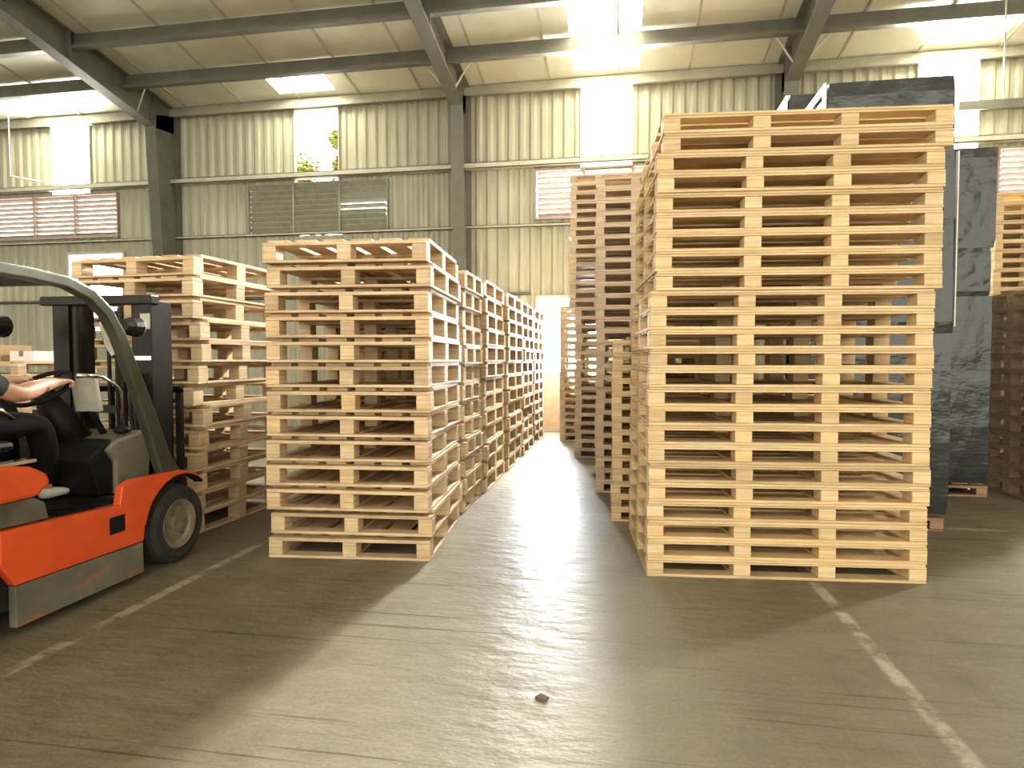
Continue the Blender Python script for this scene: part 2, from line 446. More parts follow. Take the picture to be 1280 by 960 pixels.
bm = bm_(); frame_(bm, -11.2, -9.95, 1.9, 3.46, .05); struct('window_10', bm, 'steel_light', 'bright opening low in the far wall behind the forklift')
# doorway: frame plus closed lower leaf
bm = bm_(); frame_(bm, -1.45, -.28, 0.02, 2.40, .06, WY - .06, WY + .06)
d = struct('door_1', bm, 'steel_light', 'bright doorway at the end of the aisle')
bm = bm_(); box(bm, -1.43, -.30, WY + .02, WY + .06, .02, 1.07); box(bm, -1.43, -.30, WY, WY + .06, 1.05, 1.09); box(bm, -1.43, -.30, WY + .0, WY + .03, .02, .09)
struct('door_leaf', bm, 'door_panel', parent=d)

# hanging conduits
for x, y, z0, lab in ((-11.7, 10.6, 4.86, 'thin white conduit hanging from the roof beside the bright louvres'), (5.15, 9.8, 4.95, 'thin conduit hanging from the roof above the black wrapped loads')):
    t = thing('hanging_conduit', lab, 'conduit', (x, y, z0))
    bm = bm_(); tube(bm, [(x, y, z0), (x, y, roofz(y) - .005)], .010, 8); obj('pipe', bm, 'steel_light', t)
    if x > 0: continue
    bm = bm_(); tube(bm, [(x, y, z0 + .01), (x + .5, y + .64, z0 - .02)], .014, 8); obj('elbow_pipe', bm, 'steel_light', t)
# tree outside the open window
t = thing('tree', 'yellow-green tree seen through the open upper window', 'tree', (-7.9, 15.6, -.05))
bm = bm_(); tube(bm, [(-7.9, 15.6, -.05), (-7.85, 15.6, 3), (-8.1, 15.6, 6.1)], [.16, .12, .05], 8)
tube(bm, [(-7.9, 15.6, 3.6), (-7.2, 15.5, 6.5)], [.07, .03], 6); obj('trunk', bm, 'bark', t)
bm = bm_()
for c, r in (((-8.12, 15.5, 6.25), .42), ((-7.15, 15.5, 6.95), .26), ((-8.35, 15.6, 5.8), .5), ((-7.1, 15.6, 6.3), .3), ((-7.8, 15.6, 5.3), .6)):
    for k in range(330):
        v = Vector((random.gauss(0, 1), random.gauss(0, 1), random.gauss(0, 1))).normalized() * r * random.random() ** .4 + Vector(c)
        q = Matrix.Rotation(random.uniform(0, 6.3), 3, 'Z') @ Matrix.Rotation(random.uniform(-1.2, 1.2), 3, 'X')
        vs = [bm.verts.new(v + q @ Vector(p)) for p in ((-.09, 0, 0), (0, -.035, .01), (.10, 0, 0), (0, .035, .01))]
        bm.faces.new(vs)
obj('crown', bm, 'leaf', t)

# ------------------------------------------------------------------ pallets
ORD = ['lowest', 'second', 'third', 'fourth', 'fifth', 'sixth', 'seventh', 'eighth', 'ninth', 'tenth', 'eleventh', 'twelfth', 'thirteenth', 'fourteenth',
       'fifteenth', 'sixteenth', 'seventeenth', 'eighteenth', 'nineteenth', 'twentieth', 'twenty-first', 'twenty-second', 'twenty-third', 'twenty-fourth',
       'twenty-fifth', 'twenty-sixth', 'twenty-seventh', 'twenty-eighth', 'twenty-ninth', 'thirtieth', 'thirty-first', 'thirty-second']
def pallet_boards(w, d, h, nx, ny, style, bw=.092):
    """list of (part name, box) ; origin at front-left-bottom corner"""
    out = []
    j = lambda a=.004: random.uniform(-a, a)
    tb = .018; td = .027 if style == 'A' else .016; ts = .023 if style == 'A' else .013
    zb, zt = h - td - ts, h - td
    g = .0006
    ys = [(0, .10), (d - .10, d)]
    for a, b in ys: out.append(('bottom_board', (0, w, a, b, 0, tb)))
    for i in range(nx):
        x0 = (w - bw) * i / (nx - 1)
        out.append(('bottom_board', (x0, x0 + bw, .102, d - .102, 0, tb)))
    byd = .11
    for i in range(nx):
        for k in range(ny):
            x0 = (w - bw) * i / (nx - 1); y0 = (d - byd) * k / (ny - 1)
            xj = 0 if i in (0, nx - 1) else j(.008)
            yj = abs(j(.006)) * (1 if k == 0 else -1)
            out.append(('block', (x0 + xj, x0 + bw + xj, y0 + yj, y0 + byd + yj, tb, zb)))
    for k in range(ny):
        y0 = (d - byd) * k / (ny - 1)
        out.append(('stringer', (0, w, y0 + (.0 if k else .001), y0 + byd, zb, zt)))
    if style == 'A':      # deck boards run front to back, ends set back
        n = 6; gp = .05; bwid = (w - gp * (n - 1)) / n
        for i in range(n):
            x0 = i * (bwid + gp); out.append(('deck_board', (x0, x0 + bwid, (.08 + j(.012)), d - .08 + j(.012), zt, h)))
    else:                 # deck boards run side to side, front one flush
        n = 7; gp = .06; bwid = (d - gp * (n - 1)) / n
        for i in range(n):
            y0 = i * (bwid + gp); out.append(('deck_board', (abs(j(.006)), w - abs(j(.006)), y0, y0 + bwid, zt, h)))
    return out
PROTO = {}
def proto(key, parts, mat, args):
    if (key, parts) in PROTO: return PROTO[(key, parts)]
    w, d = args[0], args[1]
    bl = pallet_boards(*args)
    if parts:
        t = thing('wooden_pallet', 'x', 'pallet', (0, 0, 0))
        cache = {}
        for nm, b in bl:
            bm = bm_(); box(bm, b[0] - w / 2, b[1] - w / 2, b[2] - d / 2, b[3] - d / 2, b[4] + .0004, b[5] - .0004)
            bmesh.ops.bevel(bm, geom=list(bm.edges), offset=.0025, segments=1, affect='EDGES')
            obj(nm, bm, mat, t)
        r = t
    else:
        bm = bm_()
        for nm, b in bl: box(bm, b[0] - w / 2, b[1] - w / 2, b[2] - d / 2, b[3] - d / 2, b[4] + .0004, b[5] - .0004)
        r = obj('wooden_pallet', bm, mat)
    PROTO[(key, parts)] = [r, False]
    return PROTO[(key, parts)]
npal = 0
def stack(key, parts, mat, args, n, corner, rot, where, group, jit=.012, jr=.8, off=None):
    """corner = front-left corner on the floor; rot in degrees about it"""
    global npal
    w, d, h = args[:3]
    rec = proto(key, parts, mat, args)
    cr, sr = math.cos(R(rot)), math.sin(R(rot))
    for k in range(n):
        if not rec[1]: o = rec[0]; rec[1] = True
        else: o = copy_tree(rec[0])
        dx, dy = (off(k) if off else (0, 0))
        dx += random.uniform(-jit, jit); dy += random.uniform(-jit, jit)
        lx, ly = w / 2 + dx, d / 2 + dy
        o.location = (corner[0] + lx * cr - ly * sr, corner[1] + lx * sr + ly * cr, k * h)
        o.rotation_euler = (0, 0, R(rot + random.uniform(-jr, jr)) + (PI if random.random() < .5 and key not in ('L',) else 0))
        if k == n - 1: lab = 'wooden pallet lying topmost on ' + where
        elif k == 0: lab = 'wooden pallet on the floor at the foot of ' + where
        else: lab = 'wooden pallet %s from the floor in %s' % (ORD[k], where)
        tag(o, lab, 'pallet', group)
        npal += 1
HL = .1605
LA = (1.08, 1.12, HL, 3, 3, 'A')
lean = lambda k: (.006 * math.sin(k * .9), 0)
stack('L', True, 'wood', LA, 13, (-2.275, 3.79), 4.2, 'the front stack of the aisle row', 'pallets in the front stack of the aisle row', .014, .7, lean)
stack('L', True, 'wood', LA, 13, (-4.14, 4.2), -1.5, 'the stack at the forklift mast', 'pallets in the stack at the forklift mast', .03, 1.6)
stack('L2', True, 'wood', (1.08, .80, HL * .985, 3, 3, 'A'), 13, (-2.37, 5.12), 1, 'the second stack of the aisle row', 'pallets in the second stack of the aisle row', .014, 1)
row = 'third fourth fifth sixth'.split()
for i, (y, x) in enumerate(((6.0, -2.37), (7.2, -2.36), (8.38, -2.36), (9.56, -2.37))):
    stack('L3', i < 1, 'wood', LA, 13, (x, y), random.uniform(-1, 1), 'the %s stack of the aisle row' % row[i], 'pallets in the %s stack of the aisle row' % row[i], .016, 1)
HR = .1138
def offR(k):
    if k >= 22: return (.075, -.02)
    if k >= 15: return (.038, -.015)
    if k >= 4: return (.004 + .002 * (k % 3), -.004)
    return (.0, 0)
RA = (1.60, 1.10, HR, 4, 3, 'B', .098)
stack('R', True, 'wood_b', RA, 24, (.165, 3.84), 4.8, 'the tall stack of four-block pallets', 'pallets in the tall stack of four-block pallets', .004, .2, offR)
stack('S', True, 'wood_b', (1.05, .98, .1035, 4, 3, 'B', .08), 14, (-.06, 5.12), 1.0, 'the short stack behind the tall one', 'pallets in the short stack', .006, .4)
TA = (1.08, 1.08, .1135, 4, 3, 'B', .085)
stack('Q', False, 'wood_haze', TA, 27, (-.235, 6.22), 0, 'the tower behind the short stack', 'pallets in the tower behind the short stack', .008, .5)
stack('P', False, 'wood_haze', (1.08, 1.08, .1165, 4, 3, 'B', .085), 32, (-.66, 8.4), 0, 'the tower next nearer the doorway', 'pallets in the tower nearer the doorway', .012, .6, lambda k: (.07 if k < 17 else 0, 0))
stack('Q', False, 'wood_b', TA, 19, (-.95, 10.1), 0, 'the stack standing before the doorway', 'pallets in the stack before the doorway', .008, .5)
stack('C', False, 'wood_d', (1.1, 1.1, .15, 3, 4, 'A'), 13, (3.70, 6.45), 0, 'the brown film-wrapped stack', 'pallets in the brown film-wrapped stack', .01, .6)
stack('U', False, 'wood_b', TA, 29, (4.42, 8.5), 0, 'the tower under the end louvres', 'pallets in the tower under the end louvres', .01, .6)
stack('L3', False, 'wood', LA, 8, (-7.7, 6.0), 3, 'the low stack behind the forklift seat', 'pallets in the low stack behind the forklift', .02, 1.5)

# clear film round the brown stack
bm = bm_(); n = 24; rings = []
for zi in range(15):
    z = .02 + 1.95 * zi / 14; ring = []
    for k in range(n * 4):
        s, u = divmod(k, n); u /= n
        a = .572 + random.uniform(-.006, .010)
        p = [(-a + 2 * a * u, -a), (a, -a + 2 * a * u), (a - 2 * a * u, a), (-a, a - 2 * a * u)][s]
        ring.append(bm.verts.new((4.25 + p[0], 7.0 + p[1], z)))
    rings.append(ring)
for a, b in zip(rings, rings[1:]):
    for k in range(n * 4): bm.faces.new((a[k], a[(k + 1) % (n * 4)], b[(k + 1) % (n * 4)], b[k]))
o = obj('stretch_film', bm, 'film_clear', smooth=True, origin=(4.25, 7.0, 0))
tag(o, 'clear stretch film wound around the brown pallet stack', 'film')

# black wrapped loads
def wrapped(x0, x1, y0, y1, layers, label, strips=()):
    cx_, cy_ = (x0 + x1) / 2, (y0 + y1) / 2
    t = thing('wrapped_load', label, 'wrapped load', (cx_, cy_, 0), 'black wrapped loads behind the tall pallet stack')
    bl = pallet_boards(x1 - x0, y1 - y0, .13, 3, 3, 'A')
    bm = bm_()
    for nm, b in bl: box(bm, b[0] + x0, b[1] + x0, b[2] + y0, b[3] + y0, b[4] + .001, b[5] - .001)
    obj('base_pallet', bm, 'wood_d', t)
    z = .131
    for li, (zt, dx, dy) in enumerate(layers):
        bm = bm_(); n = 14; m_ = 10; rings = []
        for zi in range(m_ + 1):
            f = zi / m_; zz = z + (zt - z) * f
            sag = 0 if f in (0, 1) else .008
            ring = []
            for k in range(4 * n):
                s, u = divmod(k, n); u /= n
                hx, hy = (x1 - x0) / 2 + sag - .004 + random.uniform(-.003, .003), (y1 - y0) / 2 + sag - .004 + random.uniform(-.003, .003)
                p = [(-hx + 2 * hx * u, -hy), (hx, -hy + 2 * hy * u), (hx - 2 * hx * u, hy), (-hx, hy - 2 * hy * u)][s]
                ring.append(bm.verts.new((cx_ + dx + p[0], cy_ + dy + p[1], zz)))
            rings.append(ring)
        for a, b in zip(rings, rings[1:]):
            for k in range(4 * n): bm.faces.new((a[k], a[(k + 1) % (4 * n)], b[(k + 1) % (4 * n)], b[k]))
        bm.faces.new(rings[0][::-1]); bm.faces.new(rings[-1])
        obj('film_wrap', bm, 'film_black', t)
        z = zt + .002
    for (a, b, c, d_, e, f) in strips:
        bm = bm_(); box(bm, a, b, c, d_, e, f); o = obj('edge_board', bm, 'white', t); o['label'] = 'white edge board'
    return t
xl, yl = 1.55, 5.22
wrapped(xl, 2.42, yl, 6.24, [(1.5, .02, 0), (2.35, .03, 0), (3.40, 0, 0)], 'black film-wrapped load with white corner boards just behind the tall pallet stack',
        [(xl - .024, xl - .012, yl + .01, yl + .07, 2.4, 3.41), (xl - .024, xl - .012, yl + .95, yl + 1.01, 2.4, 3.41), (xl - .024, xl - .012, yl + .07, yl + .95, 3.35, 3.41),
         (xl - .024, xl - .012, yl + .07, yl + .95, 2.85, 2.91), (2.447, 2.455, yl - .02, yl + .01, 1.55, 2.84)])
wrapped(1.56, 2.36, 6.42, 7.3, [(1.7, .01, 0), (3.8, 0, 0)], 'black film-wrapped load topped by a white board, farther behind the tall stack',
        [(1.536, 1.548, 6.43, 7.28, 3.2, 3.80)])
wrapped(2.52, 3.44, 6.62, 7.6, [(1.9, -.01, 0), (2.35, -.03, 0), (3.28, .0, 0)], 'dull black film-wrapped load standing next to the brown wrapped pallets')

# cartons on the low stack
def carton(x0, x1, y0, y1, z0, z1, mat, label):
    t = thing('carton', label, 'box', ((x0 + x1) / 2, (y0 + y1) / 2, z0))
    bm = bm_(); box(bm, x0, x1, y0, y1, z0, z1); obj('box_body', bm, mat, t, bevel=.006)
    bm = bm_(); box(bm, (x0 + x1) / 2 - .025, (x0 + x1) / 2 + .025, y0 - .002, y1 + .002, z1, z1 + .002)
    box(bm, (x0 + x1) / 2 - .025, (x0 + x1) / 2 + .025, y0 - .008, y0 - .0065, z1 - .06, z1 + .002); obj('tape', bm, 'dash', t)
carton(-7.5, -7.05, 6.2, 6.6, 8 * HL + .001, 8 * HL + .19, 'cardboard', 'brown cardboard carton on the low pallet stack behind the forklift')
carton(-6.98, -6.66, 6.25, 6.75, 8 * HL + .001, 8 * HL + .12, 'white', 'added white carton on the low pallet stack, standing in for a bright patch')  # added white box stands in for a bright patch farther back
bm = bm_()
vs = [bm.verts.new(p) for p in ((-.315, 2.36, .001), (-.275, 2.34, .001), (-.262, 2.365, .001), (-.295, 2.385, .001))]
v2 = [bm.verts.new((v.co.x + .002, v.co.y, .010)) for v in vs]
bm.faces.new(vs[::-1]); bm.faces.new(v2)
for k in range(4): bm.faces.new((vs[k], vs[(k + 1) % 4], v2[(k + 1) % 4], v2[k]))
tag(obj('wood_chip', bm, 'bark', origin=(-.29, 2.36, 0)), 'small dark splinter of wood lying on the aisle floor', 'wood chip')

# ------------------------------------------------------------------ forklift
F = thing('forklift', 'orange and grey forklift with black mast, driven up to a pallet stack', 'forklift', (-3.3, 2.9, 0))
NX, FX, CX = -2.76, -3.84, -3.3           # near side, far side, centre line
def arch(c, r, a0, a1, n=12):
    return [(c[0] + math.cos(R(a0 + (a1 - a0) * k / n)) * r, c[1] + math.sin(R(a0 + (a1 - a0) * k / n)) * r) for k in range(n + 1)]
WC = (3.60, .255); WR = .25; RC = (2.22, .22); RW = .215
prof = [(3.27, .235), (3.285, .32)] + arch(WC, .315, 166, 62, 12) + [(3.80, .515), (3.74, .56), (3.60, .60), (3.20, .61), (3.12, .585), (3.10, .485), (2.75, .505), (2.40, .52), (2.40, .36), (2.47, .25)]
for xa, xb, in ((NX - .05, NX), (FX, FX + .05)):
    bm = bm_(); prism_x(bm, prof, xa, xb); obj('side_frame', bm, 'orange', F, bevel=.006)
    bm = bm_(); prism_x(bm, [(2.47, .05), (3.27, .05), (3.27, .228), (2.47, .246)], xa + .004, xb - .004); obj('skirt', bm, 'scuff', F, bevel=.004)
    bm = bm_(); box(bm, xa + .02 if xa > CX else xa - .0015, xb + .0015 if xa > CX else xb - .02, 3.02, 3.13, .335, .43); obj('step_pocket_shade', bm, 'black', F)  # black box paints the shade inside a pocket that is not cut
    bm = bm_()
    a = arch(WC, .318, 170, 50, 14); b2 = arch(WC, .30, 170, 50, 14)
    prism_x(bm, a + b2[::-1], xa if xa > CX else xa - .006, xb + .006 if xa > CX else xb); obj('wheel_arch', bm, 'black', F)
bm = bm_(); box(bm, FX + .18, NX - .18, 2.4, 3.28, .08, .46); box(bm, FX + .05, NX - .05, 2.66, 3.3, .46, .49); obj('chassis', bm, 'grey_body', F)
bm = bm_(); box(bm, FX + .06, NX - .06, 2.7, 3.2, .491, .502)
for k in range(9): box(bm, FX + .08, NX - .08, 2.72 + k * .05, 2.735 + k * .05, .502, .506)
obj('floor_plate', bm, 'black', F)
# front wheels and rear wheels
for x0 in (NX - .19, FX + .01):
    bm = bm_(); lathe_x(bm, [(0, .159), (.0, .21), (.02, .24), (.05, WR), (.13, WR), (.16, .24), (.18, .21), (.18, .159)], (x0, *WC), cap=False); tyre = obj('tyre', bm, 'rubber', F, smooth=False)
    bm = bm_(); lathe_x(bm, [(.01, .158), (.172, .158), (.178, .15), (.165, .12), (.15, .11), (.15, .05), (.168, .045), (.168, .02)], (x0, *WC)); obj('wheel_rim', bm, 'rim', tyre)
    xo = x0 + (.15 if x0 > CX else .02)
    for k in range(6):
        bm = bm_(); a = k * PI / 3; tube(bm, [(xo - .01, WC[0] + math.cos(a) * .08, WC[1] + math.sin(a) * .08), (xo + .012, WC[0] + math.cos(a) * .08, WC[1] + math.sin(a) * .08)], .010, 6)
        obj('wheel_nut', bm, 'grey_body', tyre)
for x0 in (NX - .17, FX + .02):
    bm = bm_(); lathe_x(bm, [(0, .12), (0, .18), (.03, RW), (.12, RW), (.15, .18), (.15, .12)], (x0, *RC), cap=False); tyre = obj('tyre', bm, 'rubber', F)
    bm = bm_(); lathe_x(bm, [(.02, .119), (.14, .119), (.13, .05), (.14, .02)], (x0, *RC)); obj('wheel_rim', bm, 'rim', tyre)
# counterweight with wheel arch, battery hood
cw = [(2.39, .50), (2.39, .44)] + arch(RC, .26, 52, 160, 12) + [(1.70, .20), (1.50, .22), (1.42, .40), (1.44, .72), (1.56, .80), (1.9, .80), (1.9, .62), (2.39, .62)]
bm = bm_(); prism_x(bm, cw, FX, NX); obj('counterweight', bm, 'orange', F, bevel=.02)
bm = bm_(); prism_x(bm, [(1.92, .64), (2.60, .64), (2.68, .69), (2.66, .745), (2.58, .79), (2.40, .82), (1.92, .83)], FX + .03, NX - .01); obj('battery_hood', bm, 'orange', F, bevel=.018)
bm = bm_(); prism_x(bm, [(1.92, .625), (2.4, .525), (2.68, .515), (2.66, .60), (2.60, .638), (1.92, .638)], FX + .04, NX - .03); obj('battery_panel', bm, 'grey_body', F, bevel=.006)
bm = bm_(); box(bm, NX - .10, NX - .03, 2.38, 2.62, .806, .822); obj('hood_latch', bm, 'chrome', F)
# seat
bm = bm_(); box(bm, CX - .24, CX + .24, 2.28, 2.76, .83, .885); obj('seat', bm, 'black', F, bevel=.025)
bm = bm_(); prism_x(bm, [(2.25, .87), (2.35, .87), (2.27, 1.36), (2.20, 1.38), (2.17, 1.32)], CX - .22, CX + .22); obj('seat_backrest', bm, 'black', F, bevel=.025)
for s in (-1, 1):
    bm = bm_(); tube(bm, [(CX + s * .27, 2.3, .96), (CX + s * .27, 2.46, 1.06), (CX + s * .27, 2.66, 1.05), (CX + s * .27, 2.72, 1.0)], .012, 8); obj('hip_restraint', bm, 'chrome', F, smooth=True)
# dashboard and cowl
bm = bm_(); prism_x(bm, [(3.30, .50), (3.56, .50), (3.60, .83), (3.55, .86), (3.30, .82), (3.24, .77), (3.30, .70)], FX + .12, NX - .20); obj('dashboard', bm, 'dash', F, bevel=.015)
bm = bm_(); prism_x(bm, [(3.20, .51), (3.296, .51), (3.296, .69), (3.235, .772), (3.30, .822), (3.285, .835), (3.20, .79), (3.12, .72), (3.16, .62)], FX + .13, NX - .22); obj('footwell_shade', bm, 'black', F, bevel=.03)  # black panel stands in for the shade under the dash
for x, mat in ((CX + .12, 'rubber'), (CX - .02, 'rubber')):
    bm = bm_(); barrect(bm, [(x, 3.21, .51), (x, 3.27, .60)], .07, .015); obj('pedal', bm, mat, F)
# steering column, wheel, display
SWC = Vector((-3.33, 3.17, 1.135)); ax = Vector((0, -.55, .83)).normalized()
bm = bm_(); tube(bm, [(-3.33, 3.36, .80), (-3.33, 3.29, .92), tuple(SWC - ax * .03)], [.12, .10, .05], 14); obj('steering_column', bm, 'black', F, smooth=True)
bm = bm_(); q = ax.to_track_quat('Z', 'Y').to_matrix()
pts = [SWC + q @ Vector((math.cos(2 * PI * k / 24) * .165, math.sin(2 * PI * k / 24) * .165, 0)) for k in range(25)]
tube(bm, pts, .014, 8, False)
for k in range(3):
    a = PI / 2 + 2 * PI * k / 3; barrect(bm, [SWC - ax * .015, SWC + q @ Vector((math.cos(a) * .16, math.sin(a) * .16, 0))], .03, .01)
tube(bm, [SWC - ax * .03, SWC + ax * .008], .04, 12); obj('steering_wheel', bm, 'black', F, smooth=False)
bm = bm_(); barrect(bm, [(-3.17, 3.34, .99), (-3.17, 3.30, 1.20)], .17, .03); obj('display_panel', bm, 'screen', F, bevel=.006)
bm = bm_(); tube(bm, [(-3.17, 3.34, 1.0), (-3.17, 3.44, .84)], .02, 8); obj('display_stalk', bm, 'black', F)
bm = bm_(); tube(bm, [(-3.05, 3.17, 1.21), (-3.03, 3.29, 1.20), (-3.02, 3.39, 1.14), (-3.02, 3.42, 1.10), (-3.02, 3.42, .86)], .009, 8); tube(bm, [(-3.05, 3.13, 1.212), (-3.03, 3.25, 1.205)], .014, 8)
obj('control_lever', bm, 'chrome', F, smooth=True)
bm = bm_(); ball(bm, (-3.02, 3.42, .87), .05, (1, 1, .5)); obj('lever_boot', bm, 'black', F, smooth=True)
# overhead guard
def pil(x): return [(x, 3.56, .56), (x, 3.50, .66), (x, 3.29, 1.16), (x, 3.16, 1.44), (x, 3.08, 1.56), (x, 2.97, 1.65), (x, 2.82, 1.70), (x, 2.60, 1.715), (x, 1.9, 1.73)]
for x in (NX - .05, FX + .05):
    bm = bm_(); barrect(bm, pil(x), [.06] * 9, [.15, .12, .085, .075, .07, .07, .065, .06, .06]); o = obj('guard_pillar', bm, 'pillar', F, bevel=.012)
    bm = bm_(); barrect(bm, [(x, 1.9, 1.73), (x, 1.72, 1.66), (x, 1.60, .80)], .06, .06); obj('guard_rear_post', bm, 'pillar', F, bevel=.01)
for y, z in ((2.80, 1.70), (2.62, 1.712), (2.44, 1.717), (2.26, 1.722), (2.08, 1.727), (1.9, 1.73)):
    bm = bm_(); barrect(bm, [(FX + .08, y, z), (NX - .08, y, z)], .05, .035, Vector((0, 1, 0))); obj('guard_bar', bm, 'dark', F)
# work lamps
bm = bm_(); tube(bm, [(FX + .02, 3.28, 1.50), (FX + .02, 3.33, 1.51), (FX + .02, 3.39, 1.51)], [.05, .065, .07], 12); obj('work_lamp', bm, 'black', F)
bm = bm_(); tube(bm, [(NX - .14, 3.30, 1.50), (NX - .14, 3.36, 1.50), (NX - .14, 3.42, 1.50)], [.04, .055, .06], 12); lp = obj('work_lamp', bm, 'dark', F)
bm = bm_(); tube(bm, [(NX - .14, 3.421, 1.50), (NX - .14, 3.43, 1.50)], .055, 12); obj('lamp_lens', bm, 'white', lp)
# mast
for s, x in ((-1, -3.72), (1, -3.10)):
    bm = bm_(); x0, x1 = x, x + .12
    box(bm, x0, x1, 3.64, 3.66, .09, 1.68); box(bm, x0, x1, 3.80, 3.82, .09, 1.68)
    box(bm, (x0 if s < 0 else x1 - .03), (x0 + .03 if s < 0 else x1), 3.66, 3.80, .09, 1.68); obj('mast_channel', bm, 'dark', F)
    xi = x1 + .005 if s < 0 else x0 - .045
    bm = bm_(); box(bm, xi, xi + .04, 3.66, 3.80, .12, 1.66); obj('inner_mast', bm, 'dark', F)
    xc = -3.53 if s < 0 else -3.20
    bm = bm_(); tube(bm, [(xc, 3.63, .12), (xc, 3.63, 1.2)], .032, 12); tube(bm, [(xc, 3.63, 1.2), (xc, 3.63, 1.64)], .02, 10); obj('lift_cylinder', bm, 'dark', F)
    bm = bm_(); barrect(bm, [(-3.36 + s * .03, 3.74, .25), (-3.36 + s * .03, 3.74, 1.63)], .018, .018); obj('lift_chain', bm, 'dark', F)
bm = bm_(); box(bm, -3.80, -2.97, 3.62, 3.70, 1.66, 1.72); obj('mast_crossbar', bm, 'dark', F, bevel=.008)
bm = bm_(); box(bm, -3.6, -3.1, 3.66, 3.70, .95, 1.0); obj('mast_crossbar', bm, 'dark', F)
bm = bm_(); box(bm, -3.72, -2.98, 3.62, 3.72, .32, .42); obj('mast_crossbar', bm, 'dark', F)
bm = bm_(); box(bm, -3.0, -2.985, 3.63, 3.638, 1.50, 1.60); box(bm, -3.06, -2.985, 3.634, 3.639, 1.50, 1.60); o = obj('rating_plate', bm, 'screen', F); o['label'] = 'pale rating plate'
bm = bm_(); box(bm, -3.10, -2.98, 3.625, 3.638, 1.30, 1.325); obj('bright_strip', bm, 'chrome', F)
# hydraulic hoses
bm = bm_()
for k in range(3): tube(bm, [(-3.05 - .03 * k, 3.60, 1.22), (-3.04 - .03 * k, 3.58, .95), (-3.02 - .03 * k, 3.60, .70), (-3.0 - .03 * k, 3.62, .5)], .012, 6)
obj('hydraulic_hoses', bm, 'rubber', F, smooth=True)
# fork carriage, backrest and forks
bm = bm_(); box(bm, -4.02, -2.96, 3.86, 3.90, .10, .18); box(bm, -4.02, -2.96, 3.86, 3.90, .40, .48)
for x in (-3.66, -3.24): box(bm, x - .03, x + .03, 3.83, 3.86, .10, .50)
obj('fork_carriage', bm, 'dark', F)
bm = bm_(); box(bm, -4.02, -3.98, 3.87, 3.90, .48, 1.10); box(bm, -3.0, -2.96, 3.87, 3.90, .48, 1.10); box(bm, -4.02, -2.96, 3.87, 3.90, 1.08, 1.12)
for k in range(5): box(bm, -3.85 + k * .17, -3.83 + k * .17, 3.875, 3.895, .48, 1.08)
obj('load_backrest', bm, 'dark', F)
for x in (-3.88, -3.33):
    bm = bm_(); prism_x(bm, [(3.905, .045), (4.95, .055), (4.95, .065), (3.945, .085), (3.94, .48), (3.905, .48)], x - .05, x + .05); obj('fork', bm, 'dark', F)
# rear-view mirror hung beside the front pillar
bm = bm_(); q0 = [(-3.155, 3.395, 1.545), (-3.095, 3.385, 1.56), (-3.035, 3.40, 1.40), (-3.03, 3.405, 1.33), (-3.065, 3.405, 1.31), (-3.11, 3.40, 1.38)]
vs = [bm.verts.new(p) for p in q0]; v2 = [bm.verts.new((p[0], p[1] + .015, p[2])) for p in q0]
bm.faces.new(vs); bm.faces.new(v2[::-1])
for k in range(6): bm.faces.new((vs[k], v2[k], v2[(k + 1) % 6], vs[(k + 1) % 6]))
mr = obj('wing_mirror', bm, 'black', F)
bm = bm_(); cc = sum((Vector(p) for p in q0), Vector()) / 6
vs = [bm.verts.new(cc + (Vector(p) - cc) * .88 + Vector((0, -.002, 0))) for p in q0]; bm.faces.new(vs); obj('mirror_glass', bm, 'screen', mr)
bm = bm_(); tube(bm, [(-3.10, 3.41, 1.56), (-3.0, 3.3, 1.62), (-2.83, 3.06, 1.60)], .008, 6); obj('mirror_bracket', bm, 'dark', mr)

# ------------------------------------------------------------------ driver
P = thing('person', 'forklift driver in dark grey shirt and black trousers, hands on the steering wheel', 'person', (-3.33, 2.55, .885))
def skin(name, verts, edges, mat, root=0, sub=2, parent=P):
    me = bpy.data.meshes.new(name); off = wloc(parent)
    me.from_pydata([Vector(v[:3]) - off for v in verts], edges, []); me.update()
    o = bpy.data.objects.new(name, me); COL.objects.link(o); o.parent = parent
    md = o.modifiers.new('skin', 'SKIN'); md.use_smooth_shade = True
    lay = me.skin_vertices[0].data if me.skin_vertices else None
    if lay is None:
        bpy.context.view_layer.objects.active = o
        bm2 = bmesh.new(); bm2.from_mesh(me); bm2.verts.layers.skin.verify(); bm2.to_mesh(me); bm2.free(); lay = me.skin_vertices[0].data
    for i, v in enumerate(verts):
        r = v[3]; lay[i].radius = r if isinstance(r, tuple) else (r, r); lay[i].use_root = (i == root)
    sd = o.modifiers.new('sub', 'SUBSURF'); sd.levels = sub; sd.render_levels = sub
    me.materials.append(M[mat]); return o
cx0 = -3.33
HR_, HL_ = (-3.163, 3.085, 1.172), (-3.482, 3.13, 1.182)      # wrists
V, E = [], []
def jv(p, r, par=None):
    V.append((*p, r)); 
    if par is not None: E.append((par, len(V) - 1))
    return len(V) - 1
pel = jv((cx0, 2.50, .95), (.12, .10)); wa = jv((cx0, 2.47, 1.08), (.115, .085), pel); ch = jv((cx0, 2.46, 1.22), (.135, .095), wa); nk0 = jv((cx0, 2.47, 1.34), (.06, .055), ch)
nk = jv((cx0, 2.49, 1.385), .042, nk0); h1 = jv((cx0, 2.51, 1.435), (.062, .07), nk); h2 = jv((cx0, 2.51, 1.50), (.068, .082), h1); h3 = jv((cx0, 2.50, 1.56), (.055, .065), h2)
